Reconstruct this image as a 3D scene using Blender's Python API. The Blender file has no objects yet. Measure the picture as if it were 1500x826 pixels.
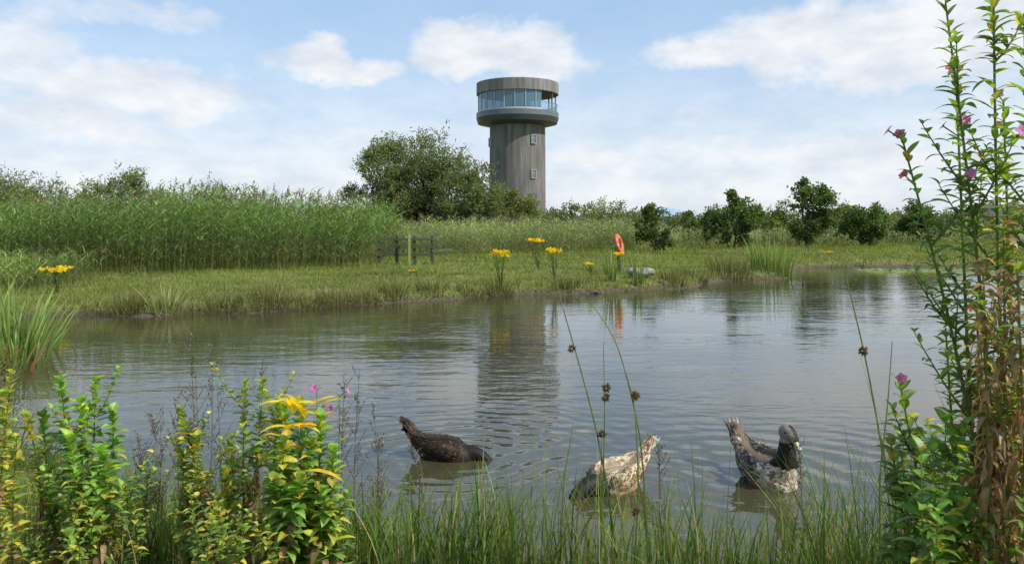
import bpy, math
import numpy as np
from mathutils import Vector, Matrix
rng = np.random.default_rng(11)
F = 1200.0; CAMZ = 1.6
def W(px, py, d):
    """world point seen in direction (px,py) of the survey photo at distance d"""
    return np.array([(px-750)/F*d, d, CAMZ-(py-330)/F*d])
scene = bpy.context.scene
scene.view_settings.view_transform = 'Standard'
scene.view_settings.look = 'None'
scene.view_settings.exposure = 0
# ------------------------------------------------------------------ helpers
def nrm(a):
    return a/np.maximum(np.linalg.norm(a, axis=-1, keepdims=True), 1e-9)
class MB:
    def __init__(s): s.v=[]; s.c=[]; s.q=[]; s.t=[]; s.n=0
    def add(s, v, q=None, t=None, c=(.5,.5,.5)):
        v=np.asarray(v,float).reshape(-1,3); c=np.asarray(c,float)
        if c.ndim==1: c=np.tile(c,(len(v),1))
        s.v.append(v); s.c.append(c.reshape(-1,3))
        if q is not None and len(q): s.q.append(np.asarray(q,int).reshape(-1,4)+s.n)
        if t is not None and len(t): s.t.append(np.asarray(t,int).reshape(-1,3)+s.n)
        s.n+=len(v)
    def build(s, name, mat, parent=None, smooth=False):
        v=np.concatenate(s.v); c=np.concatenate(s.c)
        q=np.concatenate(s.q) if s.q else np.zeros((0,4),int)
        t=np.concatenate(s.t) if s.t else np.zeros((0,3),int)
        me=bpy.data.meshes.new(name)
        me.vertices.add(len(v)); me.vertices.foreach_set('co', v.astype(np.float32).ravel())
        nl=len(q)*4+len(t)*3
        me.loops.add(nl); me.loops.foreach_set('vertex_index', np.concatenate([q.ravel(),t.ravel()]).astype(np.int32))
        me.polygons.add(len(q)+len(t))
        st=np.concatenate([np.arange(len(q))*4, len(q)*4+np.arange(len(t))*3]).astype(np.int32)
        me.polygons.foreach_set('loop_start', st)
        me.polygons.foreach_set('use_smooth', np.full(len(st), smooth, dtype=bool))
        me.update(calc_edges=True); me.validate()
        a=me.color_attributes.new('Col','FLOAT_COLOR','POINT')
        cc=np.ones((len(v),4),np.float32); cc[:,:3]=np.clip(c,0,1)
        a.data.foreach_set('color', cc.ravel())
        me.materials.append(mat)
        ob=bpy.data.objects.new(name, me); scene.collection.objects.link(ob)
        if parent: ob.parent=parent
        return ob
def empty(name, loc=(0,0,0)):
    e=bpy.data.objects.new(name,None); e.location=loc; e.empty_display_size=.2
    scene.collection.objects.link(e); return e
def tube(mb, pts, rad, col, sides=5):
    pts=np.asarray(pts,float); n=len(pts); rad=np.broadcast_to(np.asarray(rad,float),(n,))
    T=nrm(np.gradient(pts,axis=0)); ref=np.array([.31,.93,.2]);
    A=nrm(np.cross(T,ref)); B=np.cross(T,A)
    th=np.arange(sides)/sides*2*math.pi
    v=pts[:,None]+rad[:,None,None]*(np.cos(th)[None,:,None]*A[:,None]+np.sin(th)[None,:,None]*B[:,None])
    q=[]
    for i in range(n-1):
        for j in range(sides):
            k=(j+1)%sides; q.append((i*sides+j,i*sides+k,(i+1)*sides+k,(i+1)*sides+j))
    c=np.asarray(col,float)
    if c.ndim==2: c=np.repeat(c,sides,axis=0)
    mb.add(v,q,c=c)
def box(mb, c, s, col, rotz=0):
    c=np.array(c,float); s=np.array(s,float)/2
    v=np.array([(x,y,z) for x in(-1,1) for y in(-1,1) for z in(-1,1)])*s
    cr,sr=math.cos(rotz),math.sin(rotz)
    v=np.stack([v[:,0]*cr-v[:,1]*sr, v[:,0]*sr+v[:,1]*cr, v[:,2]],1)+c
    mb.add(v,[(0,1,3,2),(4,6,7,5),(0,4,5,1),(2,3,7,6),(0,2,6,4),(1,5,7,3)],c=col)
def blades(mb, base, h, w, lean, droop, colb, colt, K=3, power=1.7):
    """lean: (N,2) horizontal offset of tip in metres"""
    N=len(base); t=np.linspace(0,1,K+1)
    P=np.repeat(base[:,None],K+1,1).copy()
    P[:,:,2]+=h[:,None]*(t-droop[:,None]*t**2)
    P[:,:,:2]+=lean[:,None,:]*(t**power)[None,:,None]
    a=rng.uniform(0,2*math.pi,N)
    side=np.stack([np.cos(a),np.sin(a),np.zeros(N)],1)
    wid=(w[:,None]*(1-.95*t**1.6)[None,:])*.5
    L=P-side[:,None]*wid[:,:,None]; R=P+side[:,None]*wid[:,:,None]
    V=np.stack([L,R],2).reshape(N,-1,3)
    k=np.arange(K)*2
    q=np.stack([k,k+1,k+3,k+2],1)
    Q=(np.arange(N)*(2*(K+1)))[:,None,None]+q[None]
    C=colb[:,None]*(1-t)[None,:,None]+colt[:,None]*t[None,:,None]
    C=np.repeat(C[:,:,None],2,2)
    mb.add(V,Q,c=C.reshape(-1,3))
def rdir(N):
    return nrm(rng.normal(size=(N,3)))
def leafquads(mb,pos,d,L,Wd,col):
    N=len(pos); side=nrm(np.cross(d,rdir(N)))
    L=L[:,None]; Wd=Wd[:,None]
    V=np.stack([pos,pos+d*L*.45+side*Wd*.5,pos+d*L,pos+d*L*.45-side*Wd*.5],1)
    Q=np.arange(N*4).reshape(N,4)
    mb.add(V,Q,c=np.repeat(col[:,None],4,1))
def leaves(mb,pos,d,L,Wd,col,droop,fold=.35,K=4,up=None,twist=None,edge=.85):
    """curved lanceolate leaves with a folded midrib"""
    N=len(pos); d=nrm(d)
    if up is None: up=np.tile([0,0,1.],(N,1))
    side=nrm(np.cross(d,up)); n0=np.cross(side,d)
    t=np.linspace(0,1,K+1); prof=np.sin(math.pi*np.clip(t**.75,0,1))**.8; prof[0]=.12; prof[-1]=.03
    C=pos[:,None]+d[:,None]*(L[:,None]*t)[:,:,None]
    C=C-n0[:,None]*(L[:,None]*droop[:,None]*t[None]**2)[:,:,None]
    C=C-d[:,None]*(L[:,None]*np.abs(droop[:,None])*.45*t[None]**3)[:,:,None]
    hw=(Wd[:,None]*.5*prof[None])[:,:,None]
    if twist is None: twist=np.zeros(N)
    tw=twist[:,None]*t[None]
    S=side[:,None]*np.cos(tw)[:,:,None]+n0[:,None]*np.sin(tw)[:,:,None]
    Nn=n0[:,None]*np.cos(tw)[:,:,None]-side[:,None]*np.sin(tw)[:,:,None]
    Lf=C+S*hw+Nn*hw*fold; Rt=C-S*hw+Nn*hw*fold
    V=np.stack([Lf,C,Rt],2).reshape(N,-1,3)
    k=np.arange(K)*3
    q=np.concatenate([np.stack([k,k+1,k+4,k+3],1),np.stack([k+1,k+2,k+5,k+4],1)])
    Q=(np.arange(N)*(3*(K+1)))[:,None,None]+q[None]
    e=np.array([edge,1.12,edge])
    CC=col[:,None,None]*e[None,None,:,None]*np.ones((1,K+1,1,1))
    mb.add(V,Q,c=CC.reshape(-1,3))
def jit(col,N,a=.25,h=.12):
    col=np.array(col,float)
    b=1+rng.uniform(-a,a,(N,1)); hh=1+rng.uniform(-h,h,(N,3))
    return col[None]*b*hh
def vnoise(x,y,s,seed=0):
    r=np.random.default_rng(seed); o=0
    for i in range(6):
        a=r.uniform(0,6.28); f=s*r.uniform(.6,1.8); ph=r.uniform(0,6.28)
        o=o+np.sin((x*math.cos(a)+y*math.sin(a))*f+ph+1.3*np.sin((y*math.cos(a)-x*math.sin(a))*f*.7+ph))
    return o/6
# ------------------------------------------------------------------ materials
def newmat(name):
    m=bpy.data.materials.new(name); m.use_nodes=True; nt=m.node_tree; nt.nodes.clear()
    out=nt.nodes.new('ShaderNodeOutputMaterial'); return m,nt,out
def leafmat(name,trans=.35,rough=.5,spec=.3,nscale=0,namt=.3,stretch=None):
    m,nt,out=newmat(name); N=nt.nodes; L=nt.links
    at=N.new('ShaderNodeVertexColor'); at.layer_name='Col'
    col=at.outputs[0]
    if nscale:
        tc=N.new('ShaderNodeTexCoord'); nz=N.new('ShaderNodeTexNoise'); nz.inputs['Scale'].default_value=nscale; nz.inputs['Detail'].default_value=3
        v=tc.outputs['Object']
        if stretch:
            mp=N.new('ShaderNodeMapping'); mp.inputs['Scale'].default_value=stretch; L.new(v,mp.inputs[0]); v=mp.outputs[0]
        L.new(v,nz.inputs['Vector'])
        mr=N.new('ShaderNodeMapRange'); mr.inputs['From Min'].default_value=.3; mr.inputs['From Max'].default_value=.7
        mr.inputs['To Min'].default_value=1-namt; mr.inputs['To Max'].default_value=1+namt
        L.new(nz.outputs[0],mr.inputs[0])
        mx=N.new('ShaderNodeVectorMath'); mx.operation='SCALE'; L.new(col,mx.inputs[0]); L.new(mr.outputs[0],mx.inputs['Scale']); col=mx.outputs[0]
    p=N.new('ShaderNodeBsdfPrincipled'); p.inputs['Roughness'].default_value=rough; p.inputs['Specular IOR Level'].default_value=spec
    L.new(col,p.inputs['Base Color'])
    if trans>0:
        tr=N.new('ShaderNodeBsdfTranslucent'); 
        sc=N.new('ShaderNodeVectorMath'); sc.operation='MULTIPLY'; sc.inputs[1].default_value=(1.8,1.7,.55); L.new(col,sc.inputs[0]); L.new(sc.outputs[0],tr.inputs[0])
        ms=N.new('ShaderNodeMixShader'); ms.inputs[0].default_value=trans
        L.new(p.outputs[0],ms.inputs[1]); L.new(tr.outputs[0],ms.inputs[2]); L.new(ms.outputs[0],out.inputs[0])
    else: L.new(p.outputs[0],out.inputs[0])
    return m
M_leaf=leafmat('leaf',.4,.42,.4,30,.25)
M_grass=leafmat('grass_blade',.33,.5,.3,0)
M_tree=leafmat('tree_leaf',.3,.55,.25,0)
M_bark=leafmat('bark',0,.9,.1,8,.35)
M_petal=leafmat('petal',.4,.5,.2)
M_wood=leafmat('weathered_timber',0,.8,.2,2.2,.28,(1,1,.12))
M_paint=leafmat('painted_metal',0,.45,.4,6,.12)
M_feather=leafmat('feather',.05,.6,.25,60,.25)
M_rock=leafmat('rock_surface',0,.9,.2,9,.4)
M_bill=leafmat('bill_horn',0,.35,.5,0)
# ------------------------------------------------------------------ pond outline
ctrl=np.array([(-8.6,13.6),(-7.9,14.5),(-6.6,14.3),(-5.4,14.9),(-4.4,15.1),(-3.4,16.0),(-2.6,16.6),(-1.6,17.5),(-.8,18.0),(.4,18.9),(1.6,19.1),(2.6,19.9),(3.6,20.1),(4.8,21.6),(5.9,23.3),(7.2,24.2),(8.2,24.8),(9.2,27.5),(11.0,30.6),(15.5,31.3),(21,32),(30,34),(34,28),(26,18),(16,11),(9,7),(5.2,5.0),(3.6,4.2),(2.3,3.75),(1.0,3.6),(0,3.65),(-1.0,3.9),(-2.1,4.5),(-3.3,5.6),(-4.4,7.0),(-5.4,9.0),(-6.6,11.0),(-8.0,12.4)])
def catmull(P,k):
    n=len(P); o=[]
    for i in range(n):
        p0,p1,p2,p3=P[i-1],P[i],P[(i+1)%n],P[(i+2)%n]
        for j in range(k):
            t=j/k; o.append(.5*((2*p1)+(-p0+p2)*t+(2*p0-5*p1+4*p2-p3)*t*t+(-p0+3*p1-3*p2+p3)*t**3))
    return np.array(o)
poly=catmull(ctrl,5)
poly=poly+np.stack([vnoise(poly[:,0],poly[:,1],2.6,3),vnoise(poly[:,0],poly[:,1],2.2,4)],1)*.28
PA=poly; PB=np.roll(poly,-1,axis=0)
def sdf(x,y):
    x=np.asarray(x,float).ravel(); y=np.asarray(y,float).ravel(); out=np.empty(len(x))
    for s in range(0,len(x),40000):
        p=np.stack([x[s:s+40000],y[s:s+40000]],1)[:,None]
        ab=(PB-PA)[None]; ap=p-PA[None]
        t=np.clip((ap*ab).sum(2)/(ab**2).sum(2),0,1)
        dd=np.sqrt(((ap-ab*t[:,:,None])**2).sum(2)).min(1)
        yi=PA[None,:,1]; yj=PB[None,:,1]; xi=PA[None,:,0]; xj=PB[None,:,0]
        cr=((yi>p[:,:,1])!=(yj>p[:,:,1]))&(p[:,:,0]<(xj-xi)*(p[:,:,1]-yi)/(yj-yi+1e-12)+xi)
        out[s:s+40000]=np.where(cr.sum(1)%2==1,-dd,dd)
    return out
def gh(x,y,s=None):
    x=np.asarray(x,float).ravel(); y=np.asarray(y,float).ravel()
    if s is None: s=sdf(x,y)
    zo=.26*(1-np.exp(-np.maximum(s,0)/.35))+.16*np.clip((s-1)/10,0,1)
    zo=zo+np.clip(s*2,0,1)*(.05*vnoise(x,y,1.7,5)+.03*vnoise(x,y,5,6))*np.clip(80/np.maximum(np.hypot(x,y),1),0,1)
    return np.where(s>0,zo,np.maximum(s*.45,-.8))
# ground sheet
def axis(a,b,st,far):
    f=[]; x=st
    while x<far: f.append(x); x*=1.22
    lo=a-np.array(f)[::-1]; hi=b+np.array(f); return np.concatenate([lo,np.arange(a,b+.001,st),hi])
gx=axis(-22,34,.24,4000); gy=axis(-4,40,.24,4000)
X,Y=np.meshgrid(gx,gy); Z=gh(X,Y).reshape(X.shape)
nx,ny=len(gx),len(gy)
idx=np.arange(nx*ny).reshape(ny,nx)
Q=np.stack([idx[:-1,:-1],idx[:-1,1:],idx[1:,1:],idx[1:,:-1]],-1).reshape(-1,4)
mb=MB(); mb.add(np.stack([X,Y,Z],-1),Q,c=(.1,.12,.04))
def groundmat():
    m,nt,out=newmat('grass_and_mud'); N=nt.nodes; L=nt.links
    g=N.new('ShaderNodeNewGeometry'); sep=N.new('ShaderNodeSeparateXYZ'); L.new(g.outputs['Position'],sep.inputs[0])
    n1=N.new('ShaderNodeTexNoise'); n1.inputs['Scale'].default_value=1.2; n1.inputs['Detail'].default_value=5; n1.inputs['Roughness'].default_value=.7; L.new(g.outputs['Position'],n1.inputs[0])
    n2=N.new('ShaderNodeTexNoise'); n2.inputs['Scale'].default_value=14; n2.inputs['Detail'].default_value=5; L.new(g.outputs['Position'],n2.inputs[0])
    cr=N.new('ShaderNodeValToRGB'); e=cr.color_ramp.elements
    e[0].position=.3; e[0].color=(.095,.12,.022,1); e[1].position=.7; e[1].color=(.21,.22,.055,1); L.new(n1.outputs[0],cr.inputs[0])
    mud=N.new('ShaderNodeValToRGB'); e=mud.color_ramp.elements
    e[0].position=.3; e[0].color=(.035,.03,.016,1); e[1].position=.75; e[1].color=(.12,.095,.055,1); L.new(n2.outputs[0],mud.inputs[0])
    ad=N.new('ShaderNodeMath'); ad.operation='MULTIPLY_ADD'; ad.inputs[1].default_value=.22; L.new(n2.outputs[0],ad.inputs[0]); L.new(sep.outputs[2],ad.inputs[2])
    mr=N.new('ShaderNodeMapRange'); mr.inputs['From Min'].default_value=.16; mr.inputs['From Max'].default_value=.25; L.new(ad.outputs[0],mr.inputs[0])
    mx=N.new('ShaderNodeMix'); mx.data_type='RGBA'; L.new(mr.outputs[0],mx.inputs[0]); L.new(mud.outputs[0],mx.inputs[6]); L.new(cr.outputs[0],mx.inputs[7])
    p=N.new('ShaderNodeBsdfPrincipled'); p.inputs['Roughness'].default_value=.9; L.new(mx.outputs[2],p.inputs['Base Color'])
    b=N.new('ShaderNodeBump'); b.inputs['Distance'].default_value=.05; b.inputs['Strength'].default_value=.8; L.new(n2.outputs[0],b.inputs['Height']); L.new(b.outputs[0],p.inputs['Normal'])
    L.new(p.outputs[0],out.inputs[0]); return m
mb.build('ground',groundmat(),smooth=True)
# ------------------------------------------------------------------ water
ducks_xy=[(-.40,5.65),(.62,4.95),(1.63,5.1)]
def watermat():
    m,nt,out=newmat('pond_water'); N=nt.nodes; L=nt.links
    g=N.new('ShaderNodeNewGeometry'); pos=g.outputs['Position']
    def noise(scale,sx,sy,rot,det=2,rough=.5,dist=.4):
        mp=N.new('ShaderNodeMapping'); mp.inputs['Scale'].default_value=(sx,sy,1); mp.inputs['Rotation'].default_value=(0,0,rot); L.new(pos,mp.inputs[0])
        n=N.new('ShaderNodeTexNoise'); n.inputs['Scale'].default_value=scale; n.inputs['Detail'].default_value=det; n.inputs['Roughness'].default_value=rough; n.inputs['Distortion'].default_value=dist
        L.new(mp.outputs[0],n.inputs[0]); return n.outputs[0]
    def math_(op,a,b=None,c=None):
        n=N.new('ShaderNodeMath'); n.operation=op
        for i,v in enumerate((a,b,c)):
            if v is None: continue
            if isinstance(v,(int,float)): n.inputs[i].default_value=v
            else: L.new(v,n.inputs[i])
        return n.outputs[0]
    h=math_('MULTIPLY',noise(1.1,.7,1.9,.12,1),.42)
    h=math_('MULTIPLY_ADD',noise(3.6,.7,1.8,-.12,2),.30,h)
    h=math_('MULTIPLY_ADD',noise(11,.8,1.5,.2,2),.06,h)
    patch=N.new('ShaderNodeMapRange'); patch.inputs['From Min'].default_value=.35; patch.inputs['From Max'].default_value=.65; patch.inputs['To Min'].default_value=.5; patch.inputs['To Max'].default_value=1.3
    L.new(noise(.32,.6,1.3,.1,1),patch.inputs[0]); h=math_('MULTIPLY',h,patch.outputs[0])
    wn=noise(1.5,1,1,0,2); wa=noise(2.2,1,1,.5,1)
    for i,(dx,dy) in enumerate(ducks_xy):
        sb=N.new('ShaderNodeVectorMath'); sb.operation='DISTANCE'; L.new(pos,sb.inputs[0]); sb.inputs[1].default_value=(dx,dy,0)
        r=sb.outputs['Value']
        r2=math_('MULTIPLY_ADD',wn,.3,r)
        ph=math_('MULTIPLY',r2,2*math.pi/(.18+.03*i))
        s=math_('MULTIPLY',math_('SINE',ph),wa)
        fal=N.new('ShaderNodeMapRange'); fal.interpolation_type='SMOOTHSTEP'; fal.inputs['From Min'].default_value=.25; fal.inputs['From Max'].default_value=2.6; fal.inputs['To Min'].default_value=.16; fal.inputs['To Max'].default_value=0; L.new(r,fal.inputs[0])
        h=math_('ADD',h,math_('MULTIPLY',s,fal.outputs[0]))
    b=N.new('ShaderNodeBump'); b.inputs['Strength'].default_value=1; b.inputs['Distance'].default_value=.017; L.new(h,b.inputs['Height'])
    p=N.new('ShaderNodeBsdfPrincipled'); p.inputs['Roughness'].default_value=.02; p.inputs['IOR'].default_value=1.42
    cn=N.new('ShaderNodeValToRGB'); e=cn.color_ramp.elements; e[0].color=(.038,.037,.016,1); e[1].color=(.072,.064,.034,1); L.new(noise(.8,1,1,0,3),cn.inputs[0]); L.new(cn.outputs[0],p.inputs['Base Color'])
    L.new(b.outputs[0],p.inputs['Normal']); L.new(p.outputs[0],out.inputs[0]); return m
mb=MB()
wx=np.linspace(-12,38,60); wy=np.linspace(1.0,38,50); X,Y=np.meshgrid(wx,wy)
idx=np.arange(X.size).reshape(X.shape)
mb.add(np.stack([X,Y,X*0],-1),np.stack([idx[:-1,:-1],idx[:-1,1:],idx[1:,1:],idx[1:,:-1]],-1).reshape(-1,4),c=(.05,.05,.05))
mb.build('pond_water',watermat())
# ------------------------------------------------------------------ far bank grass
def scatter(n,umin,umax,ymin,ymax):
    u=rng.uniform(umin,umax,n); y=np.exp(rng.uniform(math.log(ymin),math.log(ymax),n)); return u*y,y
x,y=scatter(300000,-.9,.95,12,62)
s=sdf(x,y); keep=(s>-.06+.16*np.clip(vnoise(x,y,1.3,71)+(x>-2)*.45,0,1))&((s<13)|(x>6)); x,y,s=x[keep],y[keep],s[keep]
x,y,s=x[:165000],y[:165000],s[:165000]
z=np.maximum(gh(x,y,s),-.02); n=len(x)
tuft=np.clip(vnoise(x,y,2.3,21)+.5*vnoise(x,y,7,22),-1,1)
h=(.07+.07*rng.random(n))*(1+1.1*np.clip(tuft,0,1)); edge=(s<.6); h=h*(1+edge*(.5+1.4*np.clip(vnoise(x,y,1.5,9)+.2,0,1)))
h*=np.clip(y/22,1,1.8)
w=.010*np.clip(y/18,.9,3)*(1+.4*rng.random(n))
lean=rng.normal(size=(n,2))*(h*.5)[:,None]
dry=(rng.random(n)<(.12+.10*(vnoise(x,y,.9,31)>.2)+.12*edge))
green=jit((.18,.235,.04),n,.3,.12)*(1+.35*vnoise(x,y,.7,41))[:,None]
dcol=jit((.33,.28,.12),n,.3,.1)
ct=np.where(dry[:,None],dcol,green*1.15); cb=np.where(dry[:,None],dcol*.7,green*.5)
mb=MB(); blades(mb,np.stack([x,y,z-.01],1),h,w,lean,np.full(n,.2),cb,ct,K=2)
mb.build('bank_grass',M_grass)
x,y=scatter(16000,-.85,.9,13,45); s=sdf(x,y); k=(s>.05)&(s<9)&(vnoise(x,y,1.1,77)+.3*vnoise(x,y,4,78)>.05); x,y,s=x[k],y[k],s[k]; n=len(x); z=gh(x,y,s)
mb=MB(); h=rng.uniform(.22,.5,n); col=jit((.30,.27,.12),n,.3); g=jit((.17,.21,.05),n,.3); mix=(rng.random((n,1))<.5)
blades(mb,np.stack([x,y,z],1),h,np.full(n,.009)*np.clip(y/18,1,2),rng.normal(size=(n,2))*(h*.25)[:,None],np.zeros(n)+.05,np.where(mix,col*.7,g*.7),np.where(mix,col,g),K=3)
mb.build('seeding_grass',M_grass)
def clump(name,px,d,n,h,rad,w,col,tip=None,leanf=.3,xy=None,droop=.1):
    cx,cy=(px-750)/F*d,d
    if xy: cx,cy=xy
    a=rng.uniform(0,6.28,n); r=rad*np.sqrt(rng.random(n)); x=cx+r*np.cos(a); y=cy+r*np.sin(a)
    z=np.maximum(gh(x,y),-.1); hh=h*rng.uniform(.5,1,n)
    out=np.stack([np.cos(a),np.sin(a)],1)*(r/rad*leanf)[:,None]*hh[:,None]+rng.normal(size=(n,2))*(hh*.08)[:,None]
    c=jit(col,n,.3,.12); t=jit(tip if tip is not None else col,n,.25)
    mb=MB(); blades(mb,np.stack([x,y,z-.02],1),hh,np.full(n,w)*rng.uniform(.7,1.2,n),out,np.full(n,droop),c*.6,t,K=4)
    return mb.build(name,M_grass)
clump('iris_clump',1132,25.2,130,1.25,.65,.035,(.16,.25,.06),(.25,.34,.09),.25)
clump('iris_clump',895,20.4,26,1.15,.15,.032,(.15,.23,.06),(.26,.33,.1),.25)
clump('iris_clump',936,20.2,26,1.0,.15,.032,(.15,.23,.06),(.26,.33,.1),.2)
clump('pale_sedge_clump',243,14.7,50,.55,.28,.022,(.28,.31,.14),(.48,.48,.25),.6)
clump('rush_clump',1070,24.2,260,.85,.65,.014,(.08,.085,.028),(.18,.17,.07),.4)
clump('rush_clump',1010,22.4,160,.45,.5,.014,(.09,.10,.035),(.18,.18,.07),.5)
for px,d,hh in [(395,15.3,.6),(490,16,.5),(535,16.5,.42),(190,14.6,.5),(330,15.0,.4),(632,17.7,.42),(690,18.1,.32),(830,19.4,.4),(985,20.9,.45),(575,17.2,.45),(730,18.6,.5),(450,15.6,.35),(280,14.6,.35)]:
    clump('rush_clump',px,d,150,hh,.34,.013,(.075,.08,.028),(.20,.18,.07),.55)
# ------------------------------------------------------------------ reeds
def reeds(name,x,y,hmean,g=(.115,.18,.05),plume=.14,nl=8,lw=.034,dry=.35):
    n=len(x); z=gh(x,y); h=hmean*rng.uniform(.78,1.12,n)
    base=np.stack([x,y,z],1); ln=rng.normal(size=(n,2))*.09*h[:,None]+np.array([.10,0])*h[:,None]
    gpatch=(1+.4*vnoise(x,y,.9,58))[:,None]
    c=jit(g,n,.3)*gpatch
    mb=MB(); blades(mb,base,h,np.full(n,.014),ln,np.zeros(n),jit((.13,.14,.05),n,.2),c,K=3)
    m=n*nl; ti=np.tile(np.linspace(.2,.98,nl),n)+rng.uniform(-.05,.05,m); r=np.repeat(np.arange(n),nl)
    p=base[r].copy(); p[:,2]+=h[r]*ti; p[:,:2]+=ln[r]*(np.clip(ti,0,1)**1.7)[:,None]
    a=rng.uniform(0,6.28,m); ll=rng.uniform(.3,.62,m)*(1.1-.35*ti)
    lean=np.stack([np.cos(a),np.sin(a)],1)*(ll*.8)[:,None]+np.array([.08,0])
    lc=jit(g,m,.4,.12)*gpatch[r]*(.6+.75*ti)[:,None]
    dryl=(ti<.4)&(rng.random(m)<dry); lc[dryl]=jit((.22,.19,.1),dryl.sum(),.3)*.7
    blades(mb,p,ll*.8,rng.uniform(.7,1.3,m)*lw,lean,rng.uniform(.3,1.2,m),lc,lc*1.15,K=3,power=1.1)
    pi=np.where(rng.random(n)<plume)[0]; k=16; r=np.repeat(pi,k); m=len(r)
    tt=np.tile(np.linspace(0,1,k),len(pi)); p=base[r].copy(); p[:,2]+=h[r]*1.0+tt*.26; p[:,:2]+=ln[r]*(1+tt*.25)[:,None]
    d=nrm(rng.normal(size=(m,3))*.45+np.array([.5,0,1.0])); 
    leafquads(mb,p,d,.11*(1.15-tt),np.full(m,.022),jit((.19,.14,.11),m,.3))
    return mb.build(name,M_grass)
def region(n,pts):
    pts=np.array(pts,float); lo,hi=pts.min(0),pts.max(0); X=rng.uniform(lo,hi,(n*4,2)); A=pts;B=np.roll(pts,-1,0)
    c=((A[None,:,1]>X[:,1:])!=(B[None,:,1]>X[:,1:]))&(X[:,:1]<(B-A)[None,:,0]*(X[:,1:]-A[None,:,1])/((B-A)[None,:,1]+1e-12)+A[None,:,0])
    X=X[c.sum(1)%2==1][:n]; return X[:,0],X[:,1]
x,y=region(4800,[(-17,19.5),(-13,20.0),(-9,20.6),(-6,22),(-4.2,24.5),(-4.2,31),(-22,29)])
hm=1.95+.5*vnoise(x,y,.8,51)-.25*np.clip((-10-x)/6,0,1)
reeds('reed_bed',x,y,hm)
x,y=region(2400,[(-4.4,28.5),(-1,31),(3,35),(6.5,39),(6,46),(-7,40)])
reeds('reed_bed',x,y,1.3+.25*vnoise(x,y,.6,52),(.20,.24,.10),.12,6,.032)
x,y=region(900,[(-13,15.6),(-9.9,15.2),(-9.6,17),(-9.5,19),(-15,19)])
reeds('reed_bed',x,y,.55+.15*vnoise(x,y,.6,53),(.17,.23,.07),.02,5,.02)
x,y=region(1400,[(6.5,41),(26,47),(33,50),(30,56),(5,50)])
reeds('reed_bed',x,y,.9+.25*vnoise(x,y,.6,54),(.19,.22,.09),.1,5,.036)
# ------------------------------------------------------------------ trees
def tree(name,px,d,height,width,depth=None,nleaf=9000,lsize=.1,col=(.06,.09,.028),ncl=26,lo=.0,stems=3,seed=1,asp=.42,spiky=.25,jitter=.35,boxy=.6):
    r=np.random.default_rng(seed); cx=(px-750)/F*d; z0=gh([cx],[d])[0]; depth=depth or width
    e=empty(name,(cx,d,z0))
    H=height; cz=lo+(H-lo)*.50
    cl=[]; skew=r.uniform(-.25,.25)
    while len(cl)<ncl:
        p=r.uniform(-1,1,3)
        rr=np.linalg.norm(p)
        if rr>1.08 or rr<.2: continue
        if p[2]>.1 and math.hypot(p[0]-skew,p[1])>.98-boxy*p[2]: continue
        if p[2]<-.5 and r.random()<.3: continue
        cl.append([(p[0]+skew*p[2]*.5)*width*.45,p[1]*depth*.45,cz+p[2]*(H-lo)*.45, r.uniform(.6,1.35)])
    cl=np.array(cl)
    mbt=MB()
    for k in range(stems):
        a=r.uniform(0,6.28); b=np.array([.12*math.cos(a)*stems/2,.12*math.sin(a)*stems/2,-.1])
        fork=b+np.array([math.cos(a)*width*.08,math.sin(a)*width*.08,max(lo,H*.25)])
        tube(mbt,[b,(b+fork)/2+r.normal(size=3)*.04,fork],[.05*H/3,.042*H/3,.034*H/3],(.09,.07,.05),7)
        for c in cl[k::stems]:
            mid=(fork+c[:3])/2+r.normal(size=3)*.1*width/3
            tube(mbt,[fork,mid,c[:3]],[.026*H/3,.016*H/3,.005*H/3],(.09,.075,.055),5)
    mbt.build('trunk_and_limbs',M_bark,e,True)
    mbl=MB()
    ntw=max(ncl,int(nleaf/14)); ci=rng.integers(0,ncl,ntw); rad=width*.125*cl[ci,3]
    o=rdir(ntw); o[:,2]=o[:,2]*.8+spiky; 
    st=cl[ci,:3]+rdir(ntw)*(rad*rng.random(ntw)**.5*.95)[:,None]
    tl=rad*rng.uniform(.35,1.15,ntw)
    m=ntw*14; ti=np.repeat(np.arange(ntw),14); t=rng.random(m)
    p=st[ti]+nrm(o)[ti]*(tl[ti]*t)[:,None]+rng.normal(size=(m,3))*(lsize*.45)
    keep=p[:,2]>.05; p=p[keep]; ti=ti[keep]; t=t[keep]; m=len(p)
    c=np.array(col)[None]*rng.uniform(1-jitter,1+jitter,(ncl,1))[ci][ti]*(1+rng.uniform(-.25,.25,(m,1)))*(1+rng.uniform(-.08,.08,(m,3)))
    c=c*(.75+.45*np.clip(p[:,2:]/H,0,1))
    dd=nrm(nrm(o)[ti]*.8+rdir(m)*.9)
    L=lsize*rng.uniform(.7,1.3,m)
    leafquads(mbl,p,dd,L,L*asp,c)
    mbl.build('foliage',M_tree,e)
    return e
WILLOW=(.125,.155,.06); DK=(.085,.13,.035)
tree('willow_tree',632,50,6.7,7.4,6,34000,.18,WILLOW,70,stems=6,seed=3,asp=.36,spiky=.5,boxy=.25)
tree('willow_tree',563,49,6.0,4.6,4,16000,.18,WILLOW,34,stems=4,seed=5,asp=.36,spiky=.5,boxy=.25)
tree('willow_bush',688,47,5.0,4.2,4,12000,.18,WILLOW,28,stems=4,seed=6,asp=.36,spiky=.45)
tree('willow_bush',748,52,4.3,3.4,3,9000,.16,(.16,.19,.06),20,stems=4,seed=7,asp=.4,spiky=.4)
tree('willow_bush',25,44,4.3,7.0,5,13000,.18,WILLOW,34,stems=4,seed=8,asp=.36,spiky=.5)
tree('willow_bush',155,46,4.1,5.8,5,11000,.18,WILLOW,30,stems=4,seed=9,asp=.36,spiky=.5)
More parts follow.
